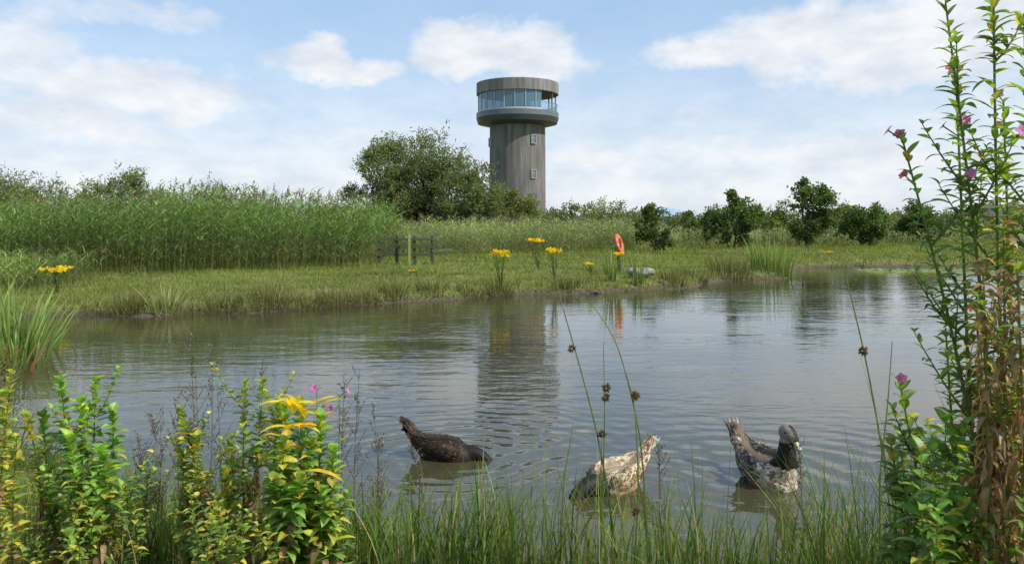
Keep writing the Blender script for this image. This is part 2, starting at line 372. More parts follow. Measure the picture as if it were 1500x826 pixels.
tree('willow_bush',-120,42,4.4,7,5,9000,.18,WILLOW,34,stems=4,seed=10,asp=.36,spiky=.5)
tree('willow_bush',330,52,3.6,8,5,12000,.18,WILLOW,34,stems=4,seed=12,asp=.36,spiky=.5)
tree('alder_tree',1072,41,3.0,2.8,2.3,6500,.14,DK,22,stems=2,seed=13,asp=.7,spiky=.4,lo=.1)
tree('alder_tree',1037,44,2.4,1.3,1.2,2200,.14,DK,9,stems=1,seed=33,asp=.7,spiky=.4,lo=.3)
tree('alder_tree',1186,43,3.8,2.9,2.4,7500,.14,DK,24,stems=2,seed=14,asp=.7,spiky=.5,lo=.1)
tree('alder_tree',1268,44,2.9,2.9,2.2,7000,.14,(.10,.155,.04),22,stems=2,seed=15,asp=.7,spiky=.3,lo=.0)
tree('alder_tree',960,37,2.2,1.9,1.6,4800,.12,DK,18,stems=2,seed=16,asp=.7,spiky=.5,lo=.0)
tree('alder_tree',1345,48,2.6,3.4,2.4,6000,.14,DK,24,stems=2,seed=17,asp=.7,spiky=.3,lo=.0)
tree('hawthorn_bush',1020,52,2.2,3.0,2.4,4500,.14,(.14,.18,.05),18,stems=3,seed=18,asp=.6)
tree('hawthorn_bush',1128,54,2.7,5.2,2.4,6500,.14,(.15,.2,.05),22,stems=3,seed=19,asp=.6)
tree('hawthorn_bush',905,50,2.4,4.6,2.6,6500,.14,(.15,.18,.07),22,stems=3,seed=20,asp=.5)
tree('hawthorn_bush',1225,56,2.6,4.8,2.6,5500,.15,(.14,.18,.05),20,stems=3,seed=21,asp=.5)
tree('hawthorn_bush',1310,58,2.3,4.4,2.6,5500,.15,(.16,.19,.07),20,stems=3,seed=22,asp=.5)
tree('hawthorn_bush',855,62,3.1,4.4,2.6,5000,.16,(.14,.18,.07),18,stems=3,seed=23,asp=.5)
def hedge(name,pts,h,dep,n,ls,col,seed):
    pts=np.array(pts,float); r=np.random.default_rng(seed)
    seg=np.diff(pts,axis=0); ln=np.hypot(seg[:,0],seg[:,1]); cum=np.concatenate([[0],np.cumsum(ln)])
    ncl=int(cum[-1]/(h*.32)); sc=r.uniform(0,cum[-1],ncl)
    cx=np.interp(sc,cum,pts[:,0]); cy=np.interp(sc,cum,pts[:,1])+r.uniform(-dep,dep,ncl)
    hh=h*(.8+.35*vnoise(sc*.22,sc*.1,1,seed)+r.uniform(-.18,.18,ncl)); cz=gh(cx,cy)+hh*r.uniform(.35,.95,ncl)-h*.12
    ci=r.integers(0,ncl,n); rr=h*.24
    d=rdir(n); p=np.stack([cx[ci],cy[ci],cz[ci]],1)+d*(rr*r.random(n)**.4)[:,None]*np.array([1.3,1.3,1])
    c=np.array(col)[None]*r.uniform(.65,1.35,(ncl,1))[ci]*r.uniform(.8,1.2,(n,1))
    mb=MB(); L=ls*r.uniform(.7,1.3,n); leafquads(mb,p,nrm(d+rdir(n)),L,L*.6,c); return mb.build(name,M_tree)
hedge('scrub_thicket',[(-62,62),(-30,64),(-6,66)],3.8,3,32000,.26,(.125,.155,.065),61)
hedge('scrub_thicket',[(-3,72),(15,66),(34,62),(60,58)],2.6,3,28000,.22,(.16,.19,.075),62)
hedge('distant_hedgerow',[(-160,120),(-40,125),(60,118),(180,110)],4.2,4,34000,.45,(.14,.175,.10),63)  # distance haze is tinted into the leaf colour of both distant hedgerows
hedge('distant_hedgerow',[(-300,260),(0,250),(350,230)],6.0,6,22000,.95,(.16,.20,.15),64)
def hazy(name,c):
    m,nt,out=newmat(name); p=nt.nodes.new('ShaderNodeBsdfPrincipled'); n=nt.nodes.new('ShaderNodeTexNoise'); n.inputs['Scale'].default_value=6
    r=nt.nodes.new('ShaderNodeValToRGB'); r.color_ramp.elements[0].color=tuple(v*.9 for v in c)+(1,); r.color_ramp.elements[1].color=tuple(v*1.1 for v in c)+(1,)
    nt.links.new(n.outputs[0],r.inputs[0]); nt.links.new(r.outputs[0],p.inputs[0]); p.inputs['Roughness'].default_value=1; p.inputs['Specular IOR Level'].default_value=0
    nt.links.new(p.outputs[0],out.inputs[0]); return m
mb=MB(); xs=np.linspace(-200,1500,100); ys=np.linspace(0,1,12)
prof=np.exp(-((xs-460)/120)**2)*52+np.exp(-((xs-650)/160)**2)*30+np.exp(-((xs-1150)/220)**2)*46+np.exp(-((xs-0)/200)**2)*6+3*np.sin(xs*.04)*.5
X,T=np.meshgrid(xs,ys); Zm=prof[None]*np.sin(T*math.pi/2); Ym=2300-T*0+T*400
idx=np.arange(X.size).reshape(X.shape)
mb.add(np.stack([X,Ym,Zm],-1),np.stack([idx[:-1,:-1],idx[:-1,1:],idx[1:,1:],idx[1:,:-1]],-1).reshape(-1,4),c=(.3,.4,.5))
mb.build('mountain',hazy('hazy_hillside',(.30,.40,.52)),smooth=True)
# ------------------------------------------------------------------ tower
TX,TY,TZ=.65,97,.4
tw=empty('observation_tower',(TX,TY,TZ))
def ring(mb,r0,z0,r1,z1,col,seg=150,a0=0,a1=2*math.pi,var=.12,courses=1):
    for c in range(courses):
        za=z0+(z1-z0)*c/courses; zb=z0+(z1-z0)*(c+1)/courses; ra=r0+(r1-r0)*c/courses; rb=r0+(r1-r0)*(c+1)/courses
        n=int(seg*(a1-a0)/(2*math.pi)); th=np.linspace(a0,a1,n+1); A=th[:-1]; B=th[1:]
        V=np.stack([np.stack([ra*np.sin(A),-ra*np.cos(A),A*0+za],1),np.stack([ra*np.sin(B),-ra*np.cos(B),A*0+za],1),np.stack([rb*np.sin(B),-rb*np.cos(B),A*0+zb],1),np.stack([rb*np.sin(A),-rb*np.cos(A),A*0+zb],1)],1)
        mb.add(V,np.arange(n*4).reshape(n,4),c=np.repeat(jit(col,n,var,.03)[:,None],4,1))
WD=(.150,.140,.132)
mb=MB(); ring(mb,3.35,-.4,3.28,12.9,WD,190,var=.16,courses=5)
mb.build('shaft_cladding',M_wood,tw)
mb=MB()
ring(mb,4.85,16.55,4.85,17.85,(.20,.19,.185),200,var=.12)
ring(mb,4.6,17.85,4.85,17.85,(.2,.2,.2),96,var=.02)
ring(mb,4.6,17.4,4.6,17.85,(.2,.2,.2),96,var=.02)
ring(mb,0.01,17.4,4.6,17.4,(.18,.18,.18),96,var=.02)
ring(mb,4.85,16.55,.01,16.52,(.16,.14,.12),96,var=.05)
mb.build('roof_fascia',M_wood,tw)
mb=MB()
ring(mb,4.88,13.75,4.88,14.35,(.12,.14,.15),120,var=.06)
ring(mb,4.70,13.15,4.88,13.75,(.045,.052,.055),120,var=.06)
ring(mb,3.0,12.75,4.70,13.15,(.05,.05,.05),120,var=.05)
ring(mb,4.88,14.35,.01,14.36,(.15,.15,.14),96,var=.03)
mb.build('gallery_floor_ring',M_paint,tw)
def glassmat(name,col,al):
    m,nt,out=newmat(name); N=nt.nodes; L=nt.links
    p=N.new('ShaderNodeBsdfPrincipled'); p.inputs['Base Color'].default_value=col+(1,); p.inputs['Roughness'].default_value=.05; p.inputs['IOR'].default_value=1.9
    n=N.new('ShaderNodeTexNoise'); n.inputs['Scale'].default_value=.6; b=N.new('ShaderNodeBump'); b.inputs['Distance'].default_value=.03; L.new(n.outputs[0],b.inputs['Height']); L.new(b.outputs[0],p.inputs['Normal'])
    t=N.new('ShaderNodeBsdfTransparent'); t.inputs[0].default_value=(.7,.87,.95,1); ms=N.new('ShaderNodeMixShader'); ms.inputs[0].default_value=al
    L.new(t.outputs[0],ms.inputs[1]); L.new(p.outputs[0],ms.inputs[2]); L.new(ms.outputs[0],out.inputs[0]); return m
G1=glassmat('tinted_glazing',(.12,.24,.33),.62); G2=glassmat('balustrade_glass',(.2,.32,.36),.35)
a0,a1=math.radians(145),math.radians(360+36)
mb=MB(); ring(mb,4.62,14.36,4.62,16.53,(.1,.2,.25),48,a0,a1,0); mb.build('glazing',G1,tw)
mb=MB(); ring(mb,4.72,14.36,4.72,15.3,(.1,.2,.25),48,math.radians(36),math.radians(145),0)
mb.build('balustrade',G2,tw)
mb=MB()
for a in np.arange(a0,a1+.01,math.radians(15.06)):
    box(mb,(4.66*math.sin(a),-4.66*math.cos(a),15.45),(.09,.09,2.17),(.32,.36,.39),a)
ring(mb,4.7,14.36,4.7,14.55,(.42,.48,.5),96,a0,a1,.02)
for a in (62,92,122):
    a=math.radians(a); box(mb,(4.5*math.sin(a),-4.5*math.cos(a),15.45),(.14,.14,2.17),(.12,.12,.12),a)
tube(mb,[(4.74*math.sin(a),-4.74*math.cos(a),15.32) for a in np.linspace(math.radians(36),math.radians(145),20)],.04,(.3,.3,.3))
mb.build('mullions_and_rail',M_paint,tw)
mb=MB(); ring(mb,1.5,14.37,1.5,16.51,(.10,.11,.12),40,var=.1)
box(mb,(.4,0,17.95),(2.6,2.4,.45),(.07,.075,.08))
box(mb,(-1.4,.3,17.65),(.9,.9,.5),(.1,.1,.1))
mb.build('stair_core_and_plant',M_paint,tw)
xw=4.6*math.sin(math.radians(36)); yw=4.6*math.cos(math.radians(36))
mb=MB(); mb.add([(xw,-yw,14.37),(xw,yw,14.37),(xw,yw,16.5),(xw,-yw,16.5)],[(0,1,2,3)],c=(.1,.2,.2)); mb.build('terrace_glazing',G1,tw)
mbf=MB(); mbg=MB()
for az,z in ((33,11.1),(33,7.1),(33,1.9),(-74,10.9),(-74,6.6)):
    a=math.radians(az); R=3.33; c=np.array([R*math.sin(a),-R*math.cos(a),z])
    t=np.array([math.cos(a),math.sin(a),0]); o=np.array([math.sin(a),-math.cos(a),0])
    for sx in(-1,1): box(mbf,c+t*sx*.30+o*.03,(.07,.22,1.05),(.34,.35,.35),a)
    for sz in(-1,1): box(mbf,c+np.array([0,0,sz*.49])+o*.03,(.53,.22,.07),(.34,.35,.35),a)
    box(mbf,c+np.array([0,0,.1])+o*.075,(.53,.03,.05),(.3,.3,.3),a)
    box(mbg,c+o*.02,(.53,.1,.91),(.1,.16,.2),a)
mbf.build('window_frames',M_paint,tw); mbg.build('window_glass',glassmat('window_pane',(.08,.12,.15),1),tw)
# ------------------------------------------------------------------ small built things
def post(mb,x,y,h,s,col,z=None):
    z=gh([x],[y])[0] if z is None else z; box(mb,(x,y,z+h/2-.05),(s,s,h+.1),col)
fe=empty('wooden_fence',(0,0,0)); mb=MB(); FX=np.linspace(-4.15,-2.5,4); fy=25.6
for i,xx in enumerate(FX): post(mb,xx,fy,.92,.09,(.07,.085,.05))
for zz in(.38,.62,.86): box(mb,(-3.33,fy-.065,.38+zz-.08),(1.75,.035,.07),(.075,.09,.055))
tube(mb,[(-4.15,fy-.12,.4),(-3.6,fy-.12,1.2)],.02,(.07,.09,.05)); box(mb,(-2.25,fy+.6,.8),(.06,1.5,.08),(.08,.1,.06),-.35)
mb.build('posts_and_rails',M_wood,fe)
mb=MB(); post(mb,-3.17,25.3,1.0,.06,(.3,.32,.12)); mb.build('marker_post',M_paint)
lx,ly=2.98,22.8; lr=empty('life_ring_stand',(lx,ly,gh([lx],[ly])[0]))
mb=MB(); box(mb,(0,.06,.45),(.08,.08,1.0),(.16,.13,.09)); mb.build('post',M_wood,lr)
mb=MB(); th=np.linspace(0,2*math.pi,41); ax=np.array([math.cos(math.radians(68)),math.sin(math.radians(68)),.0])
ph=np.linspace(0,2*math.pi,13)[:-1]; V=[];C=[]
for k,t in enumerate(th[:-1]):
    cen=ax*math.cos(t)*.22+np.array([0,0,1])*math.sin(t)*.22; rd=cen/.22; nn=np.cross(ax,[0,0,1])
    for p_ in ph: V.append(cen+rd*math.cos(p_)*.075+nn*math.sin(p_)*.055); C.append((.50,.38,.3) if (k%10)<1 else (.58,.11,.04))
V=np.array(V)+np.array([.0,-.06,.80]); V[:,0]-=(V[:,2]-.8)*.25; q=[]
for k in range(40):
    for j in range(12): q.append((k*12+j,k*12+(j+1)%12,((k+1)%40)*12+(j+1)%12,((k+1)%40)*12+j))
mb.add(V,q,c=np.array(C)); mb.build('ring',M_paint,lr,True)
def rock(name,c,s,seed,col=(.3,.3,.29)):
    r=np.random.default_rng(seed); u,v=np.meshgrid(np.linspace(0,2*math.pi,25)[:-1],np.linspace(.02,math.pi-.02,13))
    P=np.stack([np.cos(u)*np.sin(v),np.sin(u)*np.sin(v),np.cos(v)],-1); P=np.sign(P)*np.abs(P)**.75
    P=P*(1+.16*np.sin(P[...,:1]*4+seed)*np.cos(P[...,1:2]*5+P[...,2:]*3))*np.array(s)/2+np.array(c)
    idx=np.arange(P.shape[0]*24).reshape(-1,24); ii=np.roll(idx,-1,1)
    mb=MB(); mb.add(P,np.stack([idx[:-1],ii[:-1],ii[1:],idx[1:]],-1).reshape(-1,4),c=col); return mb.build(name,M_rock,smooth=True)
rock('rock',(3.3,21.1,.40),(.7,.35,.22),1,(.27,.26,.24)); rock('rock',(3.8,20.6,.12),(.25,.2,.16),2,(.12,.11,.09)); rock('rock',(1.9,19.25,.03),(.3,.25,.12),3,(.1,.08,.06))
x,y=region(110,[(12.0,27.5),(16.5,27.8),(17.5,30.3),(12.5,30)]); mb=MB()
for a,b in zip(x,y):
    r=rng.uniform(.08,.17); th=np.linspace(.25,6.0,13)+rng.uniform(0,6); V=[(a,b,.012)]+[(a+r*math.cos(t),b+r*math.sin(t),.012+.02*rng.random()) for t in th]
    mb.add(V,t=[(0,i,i+1) for i in range(1,13)],c=jit((.3,.38,.2),1)[0])
mb.build('lily_pads',M_leaf)
hx,hy=53.5,90; ho=empty('cottage',(hx,hy,.4)); mb=MB()
box(mb,(0,0,1.1),(6,4,2.2),(.35,.33,.3)); mb.build('walls',M_rock,ho)
mb=MB(); mb.add([(-3.2,-2.3,2.15),(3.2,-2.3,2.15),(3.2,0,3.5),(-3.2,0,3.5),(3.2,2.3,2.15),(-3.2,2.3,2.15)],[(0,1,2,3),(3,2,4,5)],c=(.1,.085,.08)); box(mb,(1.8,0,3.6),(.5,.5,.8),(.3,.2,.16)); mb.build('roof_and_chimney',M_wood,ho)
mb=MB()
for xx in(-1.8,1.8): box(mb,(xx,-2.02,1.2),(.8,.06,.9),(.05,.06,.07))
box(mb,(0,-2.02,.95),(.8,.06,1.9),(.2,.05,.04)); mb.build('windows_and_door',M_paint,ho)
# ------------------------------------------------------------------ ragwort
def ragwort(px,py,d,w=.25,k_=8):
    top=W(px,py,d); gz=gh([top[0]],[d])[0]; mb=MB(); b=np.array([top[0]+.05,d,gz])
    for k in range(k_):
        tt=top+np.array([rng.normal()*w*.38,rng.normal()*w*.35,rng.uniform(-.06,.03)])
        tube(mb,[b,b*.35+tt*.65-np.array([0,0,.02]),tt],[.008,.006,.004],(.14,.17,.05),4)
        m=8; p=tt+rng.normal(size=(m,3))*np.array([.05,.05,.012]); dd=nrm(rng.normal(size=(m,3))*.5+np.array([0,-.3,.6]))
        for j in range(4): leafquads(mb,p,nrm(dd+rdir(m)*.9),np.full(m,.048),np.full(m,.04),jit((.74,.58,.03),m,.2))
    m=46; t=rng.uniform(.1,.85,m); p=b+(top-b)*t[:,None]; a=rng.uniform(0,6.28,m)
    leaves(mb,p,np.stack([np.cos(a),np.sin(a),np.full(m,.4)],1),rng.uniform(.08,.16,m),np.full(m,.04),jit((.12,.18,.04),m),rng.uniform(.2,.7,m),K=3)
    mb.build('ragwort',M_petal)
for a in [(731,370,18.9,.30),(787,352,23,.26),(810,366,20,.24),(80,393,16,.28),(905,371,22,.16,4),(1216,369,36,.4),(605,398,22,.05,2),(865,385,21,.06,2)]: ragwort(*a)
# ------------------------------------------------------------------ near bank grass and rushes
mb=MB()
n=26000; x=rng.uniform(-3.6,3.4,n); y=rng.uniform(1.5,5.6,n); s=sdf(x,y); k=(s>-.12)&(y<4.9+.6*(-x).clip(0,3)); x,y,s=x[k],y[k],s[k]; n=len(x)
z=gh(x,y,s); h=rng.uniform(.07,.24,n)*(1+.5*vnoise(x,y,3,91)); dry=rng.random((n,1))<.16
c=np.where(dry,jit((.28,.24,.12),n),jit((.15,.215,.045),n,.35))
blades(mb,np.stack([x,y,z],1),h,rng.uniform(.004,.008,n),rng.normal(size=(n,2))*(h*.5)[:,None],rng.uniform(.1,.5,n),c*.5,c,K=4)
mb.build('near_bank_grass',M_grass)
def rushes(name,n,px0,px1,d0,d1,h0,h1,w=.005,col=(.06,.115,.03),leanx=0,sp=.16,drycut=.12):
    d=rng.uniform(d0,d1,n); px=rng.uniform(px0,px1,n); x=(px-750)/F*d; z=gh(x,d); z=np.maximum(z,-.06)
    h=rng.uniform(h0,h1,n)*rng.uniform(.7,1,n); dry=rng.random((n,1))<drycut; c=np.where(dry,jit((.34,.29,.14),n),jit(col,n,.4,.15))
    ln=rng.normal(size=(n,2))*(h*sp)[:,None]+np.array([leanx,0])*h[:,None]
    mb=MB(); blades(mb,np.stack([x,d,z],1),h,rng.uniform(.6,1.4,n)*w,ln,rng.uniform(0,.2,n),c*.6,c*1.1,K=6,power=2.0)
    return mb.build(name,M_grass)
rushes('soft_rush',1000,170,560,3.1,4.2,.22,.55,.007,(.15,.22,.05),.02,.22)
rushes('soft_rush',420,500,760,3.0,3.9,.25,.60,.010,(.13,.21,.045),.05,.22)
rushes('soft_rush',320,700,1010,3.0,3.8,.28,.66,.008,(.16,.24,.055),.0,.2)
rushes('soft_rush',280,1000,1260,3.0,3.7,.2,.56,.008,(.13,.2,.045),.05,.2)
rushes('soft_rush',420,1180,1420,2.5,3.3,.35,.75,.007,(.12,.2,.045),-.05,.2)
rushes('soft_rush',600,-80,210,2.6,4.2,.15,.5,.007,(.16,.22,.05),0,.25)
rushes('long_grass',60,560,1250,2.9,3.5,.45,.80,.006,(.16,.22,.05),.05,.3,.3)
rushes('long_grass',90,1200,1500,2.3,2.9,.6,1.1,.006,(.15,.22,.05),-.08,.22,.2)
for cx,cy,h,nn in ((-6.1,10.1,1.05,70),(-6.9,10.6,1.0,50),(-5.6,9.3,.6,30),(-7.6,11.2,.9,50),(-5.9,9.6,.9,40)):
    clump('iris_clump',0,0,nn,h,.42,.042,(.15,.26,.06),(.30,.4,.12),.5,xy=(cx,cy),droop=.12)
clump('dock_plant',0,0,30,.4,.35,.03,(.25,.16,.06),(.3,.15,.07),.8,xy=(-5.5,9.0))
x,y=region(5000,[(-9,12),(-6.2,10.9),(-5,8.6),(-4,6.8),(-3,5.5),(-2.2,4.7),(-4.5,4.5),(-9,9)]); s=sdf(x,y);k=s>0;x,y=x[k],y[k];n=len(x);h=rng.uniform(.15,.5,n);c=jit((.15,.2,.045),n,.35)
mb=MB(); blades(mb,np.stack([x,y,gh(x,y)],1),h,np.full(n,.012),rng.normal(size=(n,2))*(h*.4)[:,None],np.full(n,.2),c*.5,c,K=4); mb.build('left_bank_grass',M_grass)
# ------------------------------------------------------------------ leafy plants
def spath(b,t,bend,k=14):
    b=np.array(b,float);t=np.array(t,float);tt=np.linspace(0,1,k)[:,None]; return b+(t-b)*tt+np.array(bend)*np.sin(tt*math.pi)
def along(P,t):
    i=t*(len(P)-1); j=np.clip(i.astype(int),0,len(P)-2); f=(i-j)[:,None]; return P[j]*(1-f)+P[j+1]*f
def leafy(mb,mbp,b,t,bend=(0,0,0),n=50,L=.09,Wd=.02,green=(.10,.2,.035),yel=.15,brown=.35,rad=.004,flowers=0,stemcol=(.17,.2,.07),updir=.55,branches=0,start=.12,topscale=.5,whorl=2,bspan=1.5):
    P=spath(b,t,bend); tube(mb,P,np.linspace(rad,rad*.35,len(P)),np.linspace(stemcol,np.array(stemcol)*1.1,len(P)),6)
    tt=np.repeat(np.linspace(start,.995,max(2,n//whorl)),whorl)+rng.uniform(-.006,.006,max(2,n//whorl)*whorl); n=len(tt); tt=np.clip(tt,0,1)
    a=np.repeat(np.arange(n//whorl)*1.75,whorl)+np.tile(np.arange(whorl)*2*math.pi/whorl,n//whorl)+rng.uniform(-.45,.45,n)
    d=np.stack([np.cos(a),np.sin(a),updir+rng.uniform(-.35,.4,n)+np.clip(tt-.85,0,1)*8],1)
    ls=L*(1-(1-topscale)*tt**2)*rng.uniform(.6,1.2,n)
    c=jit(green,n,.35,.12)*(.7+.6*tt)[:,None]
    isy=rng.random(n)<yel; c[isy]=jit((.52,.46,.07),isy.sum(),.25)
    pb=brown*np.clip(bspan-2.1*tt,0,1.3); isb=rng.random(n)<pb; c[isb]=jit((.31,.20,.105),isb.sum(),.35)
    dr=rng.uniform(.1,.6,n); dr[isb]=rng.uniform(.7,1.6,isb.sum()); d[isb,2]-=.5
    tw=rng.normal(size=n)*.4; tw[isb]=rng.normal(size=isb.sum())*2.4
    ww=Wd*rng.uniform(.75,1.25,n); ls[isb]*=.8
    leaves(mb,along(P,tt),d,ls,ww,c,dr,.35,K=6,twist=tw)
    for k in range(branches):
        u=rng.uniform(.3,.92); p0=along(P,np.array([u]))[0]; aa=rng.uniform(0,6.28); bl=rng.uniform(.12,.26)*(1.25-u*.6)
        p1=p0+np.array([math.cos(aa)*bl*.65,math.sin(aa)*bl*.65,bl])
        leafy(mb,mbp,p0,p1,(0,0,-.01),20,L*.72,Wd*.75,green,yel,brown*.6*(u<.5),rad*.5,1 if (flowers and rng.random()<.3) else 0,stemcol,start=.1)
    for k in range(flowers):
        u=rng.uniform(.86,1.0) if k else 1.0; p0=along(P,np.array([u]))[0]; aa=rng.uniform(0,6.28)
        out=np.array([math.cos(aa),math.sin(aa)-.4,.6]); out/=np.linalg.norm(out)
        p1=p0+out*rng.uniform(.03,.05)
        tube(mb,[p0,p1],[.0016,.002],(.25,.14,.12),4)
        u1=nrm(np.cross(out,[.2,.1,1.])); u2=np.cross(out,u1); m=5
        an=np.arange(m)/m*2*math.pi; dd=np.cos(an)[:,None]*u1+np.sin(an)[:,None]*u2+out*.5
        leaves(mbp,np.tile(p1,(m,1)),dd,np.full(m,.021),np.full(m,.017),jit((.60,.22,.50),m,.2,.08),np.full(m,.3),.1,K=4,up=np.tile(out,(m,1)))
def plantobj(name,specs):
    e=empty(name); mb=MB(); mp=MB()
    for s in specs: leafy(mb,mp,**s)
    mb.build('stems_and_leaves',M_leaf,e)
    if mp.n: mp.build('flowers',M_petal,e)
    return e
def PB_(px,d): x=(px-750)/F*d; return (x,d,max(gh([x],[d])[0],0))
def group(name,lst,**kw):
    sp=[]
    for (bx,px,py,d) in lst:
        k=dict(kw); b=PB_(bx,d); t=W(px,py,d-.05+rng.uniform(-.08,.08)); k['b']=b; k['t']=t; k['bend']=rng.normal(size=3)*.025; sp.append(k)
    return plantobj(name,sp)
group('yellowing_bankside_plant',[(15,18,545,2.7),(-20,5,575,2.8),(40,38,610,2.8),(5,-40,560,2.6),(25,25,640,2.6)],n=90,L=.07,Wd=.022,green=(.20,.27,.05),yel=.45,brown=.5,branches=1,whorl=3)
group('leafy_bankside_plant',[(105,88,556,2.8),(120,140,560,2.75),(110,118,590,2.7),(95,165,600,2.8),(130,100,640,2.65),(115,62,610,2.8),(140,150,660,2.7)],n=104,L=.085,Wd=.028,green=(.18,.31,.06),yel=.12,brown=.8,branches=2,updir=.5,whorl=3)
group('leafy_bankside_plant',[(370,360,562,3.0),(340,385,560,2.95),(385,410,590,2.9),(360,340,640,2.9),(300,290,640,3.0),(320,262,600,3.0),(345,330,690,2.8),(290,262,650,3.0)],n=96,L=.075,Wd=.024,green=(.20,.28,.06),yel=.35,brown=.85,branches=3,whorl=3)
group('leafy_bankside_plant',[(420,440,590,2.8),(440,470,610,2.8),(430,455,650,2.7),(400,420,640,2.75),(450,488,660,2.8),(410,400,700,2.7),(395,440,700,2.6),(430,415,600,2.9),(460,470,720,2.7)],n=90,L=.095,Wd=.032,green=(.17,.30,.06),yel=.2,brown=.65,branches=2,updir=.35)
lst=[]
for k in range(34):
    px=rng.uniform(-40,520); lst.append((px,px+rng.uniform(-25,25),rng.uniform(690,800),rng.uniform(2.4,3.3)))
group('low_herbage',lst,n=50,L=.06,Wd=.02,green=(.17,.25,.05),yel=.2,brown=.6,branches=1)
lst=[]
for k in range(18):
    px=rng.uniform(1320,1560); lst.append((px,px+rng.uniform(-30,20),rng.uniform(610,790),rng.uniform(2.0,2.7)))
group('low_herbage',lst,n=40,L=.10,Wd=.030,green=(.14,.24,.045),yel=.1,brown=.6,branches=1)
mb=MB(); m=15; base=np.array([W(440+rng.uniform(-25,30),600+rng.uniform(-22,50),2.72) for _ in range(m)]); a=rng.uniform(-.9,.9,m)
leaves(mb,base,np.stack([np.sin(a)*1.5,-.4+0*a,.3+.5*np.cos(a*2)],1),rng.uniform(.09,.14,m),rng.uniform(.024,.036,m),jit((.72,.56,.05),m,.12),rng.uniform(.1,.5,m),K=7)
leaves(mb,np.array([W(445,690,2.6)]),np.array([[1.,-.2,.15]]),np.array([.15]),np.array([.03]),np.array([(.72,.48,.05)]),np.array([.3]),K=7)
mb.build('yellow_leaves',M_leaf)
group('willowherb',[(455,464,572,3.1),(480,497,580,3.1)],n=20,L=.05,Wd=.012,flowers=2,brown=.1,yel=.1)
def wispy(lst,col=(.17,.13,.10)):
    mb=MB()
    for bx,px,py,d in lst:
        b=PB_(bx,d); t=W(px,py,d); P=spath(b,t,rng.normal(size=3)*.02); tube(mb,P,np.linspace(.003,.001,len(P)),col,4)
        for k in range(20):
            u=rng.uniform(.3,.98); p0=along(P,np.array([u]))[0]; aa=rng.uniform(0,6.28); l=rng.uniform(.05,.17)*(1.3-u); p1=p0+np.array([math.cos(aa)*l*.6,math.sin(aa)*l*.6,l])
            tube(mb,[p0,(p0+p1)/2+[0,0,-.006],p1],[.0013,.001,.0008],col,3)
            m=9; tt=np.linspace(.2,1,m)[:,None]; leafquads(mb,p0+(p1-p0)*tt+rng.normal(size=(m,3))*.004,rdir(m),np.full(m,.010),np.full(m,.007),jit((.16,.13,.10),m,.3))
    mb.build('dry_seed_stems',M_leaf)
wispy([(285,278,478,3.3),(300,310,505,3.3),(275,262,560,3.2),(390,385,520,3.4),(330,318,560,3.2),(520,527,540,3.5),(535,545,590,3.5),(500,505,560,3.4),(215,235,620,3.2),(300,287,540,3.1),(200,212,660,3.2),(230,222,600,3.3),(560,556,640,3.4)])
wispy([(250,205,640,3.2),(640,600,640,3.5),(960,965,655,3.4),(1180,1170,640,3.4)])
# ------------------------------------------------------------------ club-rush stalks with seed heads
def stalks(lst):
    mb=MB()
    for bx,by,pts,d,heads in lst:
        P=[W(bx,by,d)]+[W(px,py,d) for px,py in pts]; P=np.array(P)
        tt=np.linspace(0,1,len(P)); t2=np.linspace(0,1,18); P=np.stack([np.interp(t2,tt,P[:,i]) for i in range(3)],1)
        for _ in range(3): P[1:-1]=(P[:-2]+P[1:-1]*2+P[2:])/4
        tube(mb,P,np.linspace(.0040,.0014,18),np.linspace((.12,.2,.05),(.26,.27,.11),18),5)
        for hx,hy in heads:
            c=W(hx,hy,d-.005); m=60; dd=rdir(m); leafquads(mb,c+dd*.004,dd,rng.uniform(.010,.020,m),np.full(m,.007),jit((.14,.085,.045),m,.35))
    mb.build('flowering_rush_stalks',M_leaf)
stalks([(905,826,[(880,650),(845,520),(818,430),(812,385)],3.1,[(837,511)]),
        (950,826,[(940,640),(905,500),(862,438)],3.1,[(930,578)]),
        (880,826,[(884,700),(886,600),(884,500)],3.1,[(888,568),(887,582)]),
        (930,826,[(936,700),(930,590),(915,540)],3.0,[(931,580)]),
        (1310,826,[(1300,700),(1268,520),(1240,410),(1228,345)],2.7,[(1264,514)]),
        (1290,826,[(1288,700),(1300,600),(1307,500)],2.7,[]),
        (820,826,[(826,700),(840,620)],3.2,[]),(880,760,[(880,700),(882,640)],3.1,[(882,636)]),
        (925,826,[(928,780),(930,745)],3.0,[(930,750)]),
        (1020,826,[(1018,720),(1012,640)],3.1,[])])
# ------------------------------------------------------------------ great willowherb on the right
GW=dict(n=130,L=.10,Wd=.020,green=(.16,.25,.055),yel=.06,brown=1.0,rad=.007,branches=7,flowers=1,topscale=.5,bspan=1.45)
def gw(px0,d,pts,sway=0,**kw):
    k=dict(GW); k.update(kw); b=np.array(PB_(px0,d)); t=W(pts[0],pts[1],d); k['b']=b; k['t']=t; k['bend']=(sway,0,0); return k
plantobj('great_willowherb',[gw(1475,2.2,(1385,5),.03),gw(1440,2.3,(1400,110),flowers=3),gw(1500,2.2,(1455,-60),-.02,branches=5)])
plantobj('great_willowherb',[gw(1530,2.1,(1500,20),flowers=0,branches=5),gw(1560,2.1,(1540,-40)),gw(1470,2.25,(1322,205),.05,branches=5,flowers=3,n=100),gw(1500,2.3,(1470,150),flowers=2,branches=4)])
plantobj('great_willowherb',[gw(1400,2.5,(1318,560),n=60,branches=2,brown=.3,flowers=1,L=.12,Wd=.028),gw(1420,2.4,(1385,480),n=84,branches=3,flowers=0),gw(1360,2.5,(1305,650),n=50,branches=1,flowers=0,brown=.1,L=.13,Wd=.034),gw(1450,2.3,(1430,420),n=110,brown=1.3,bspan=2.6,flowers=0,branches=2)])
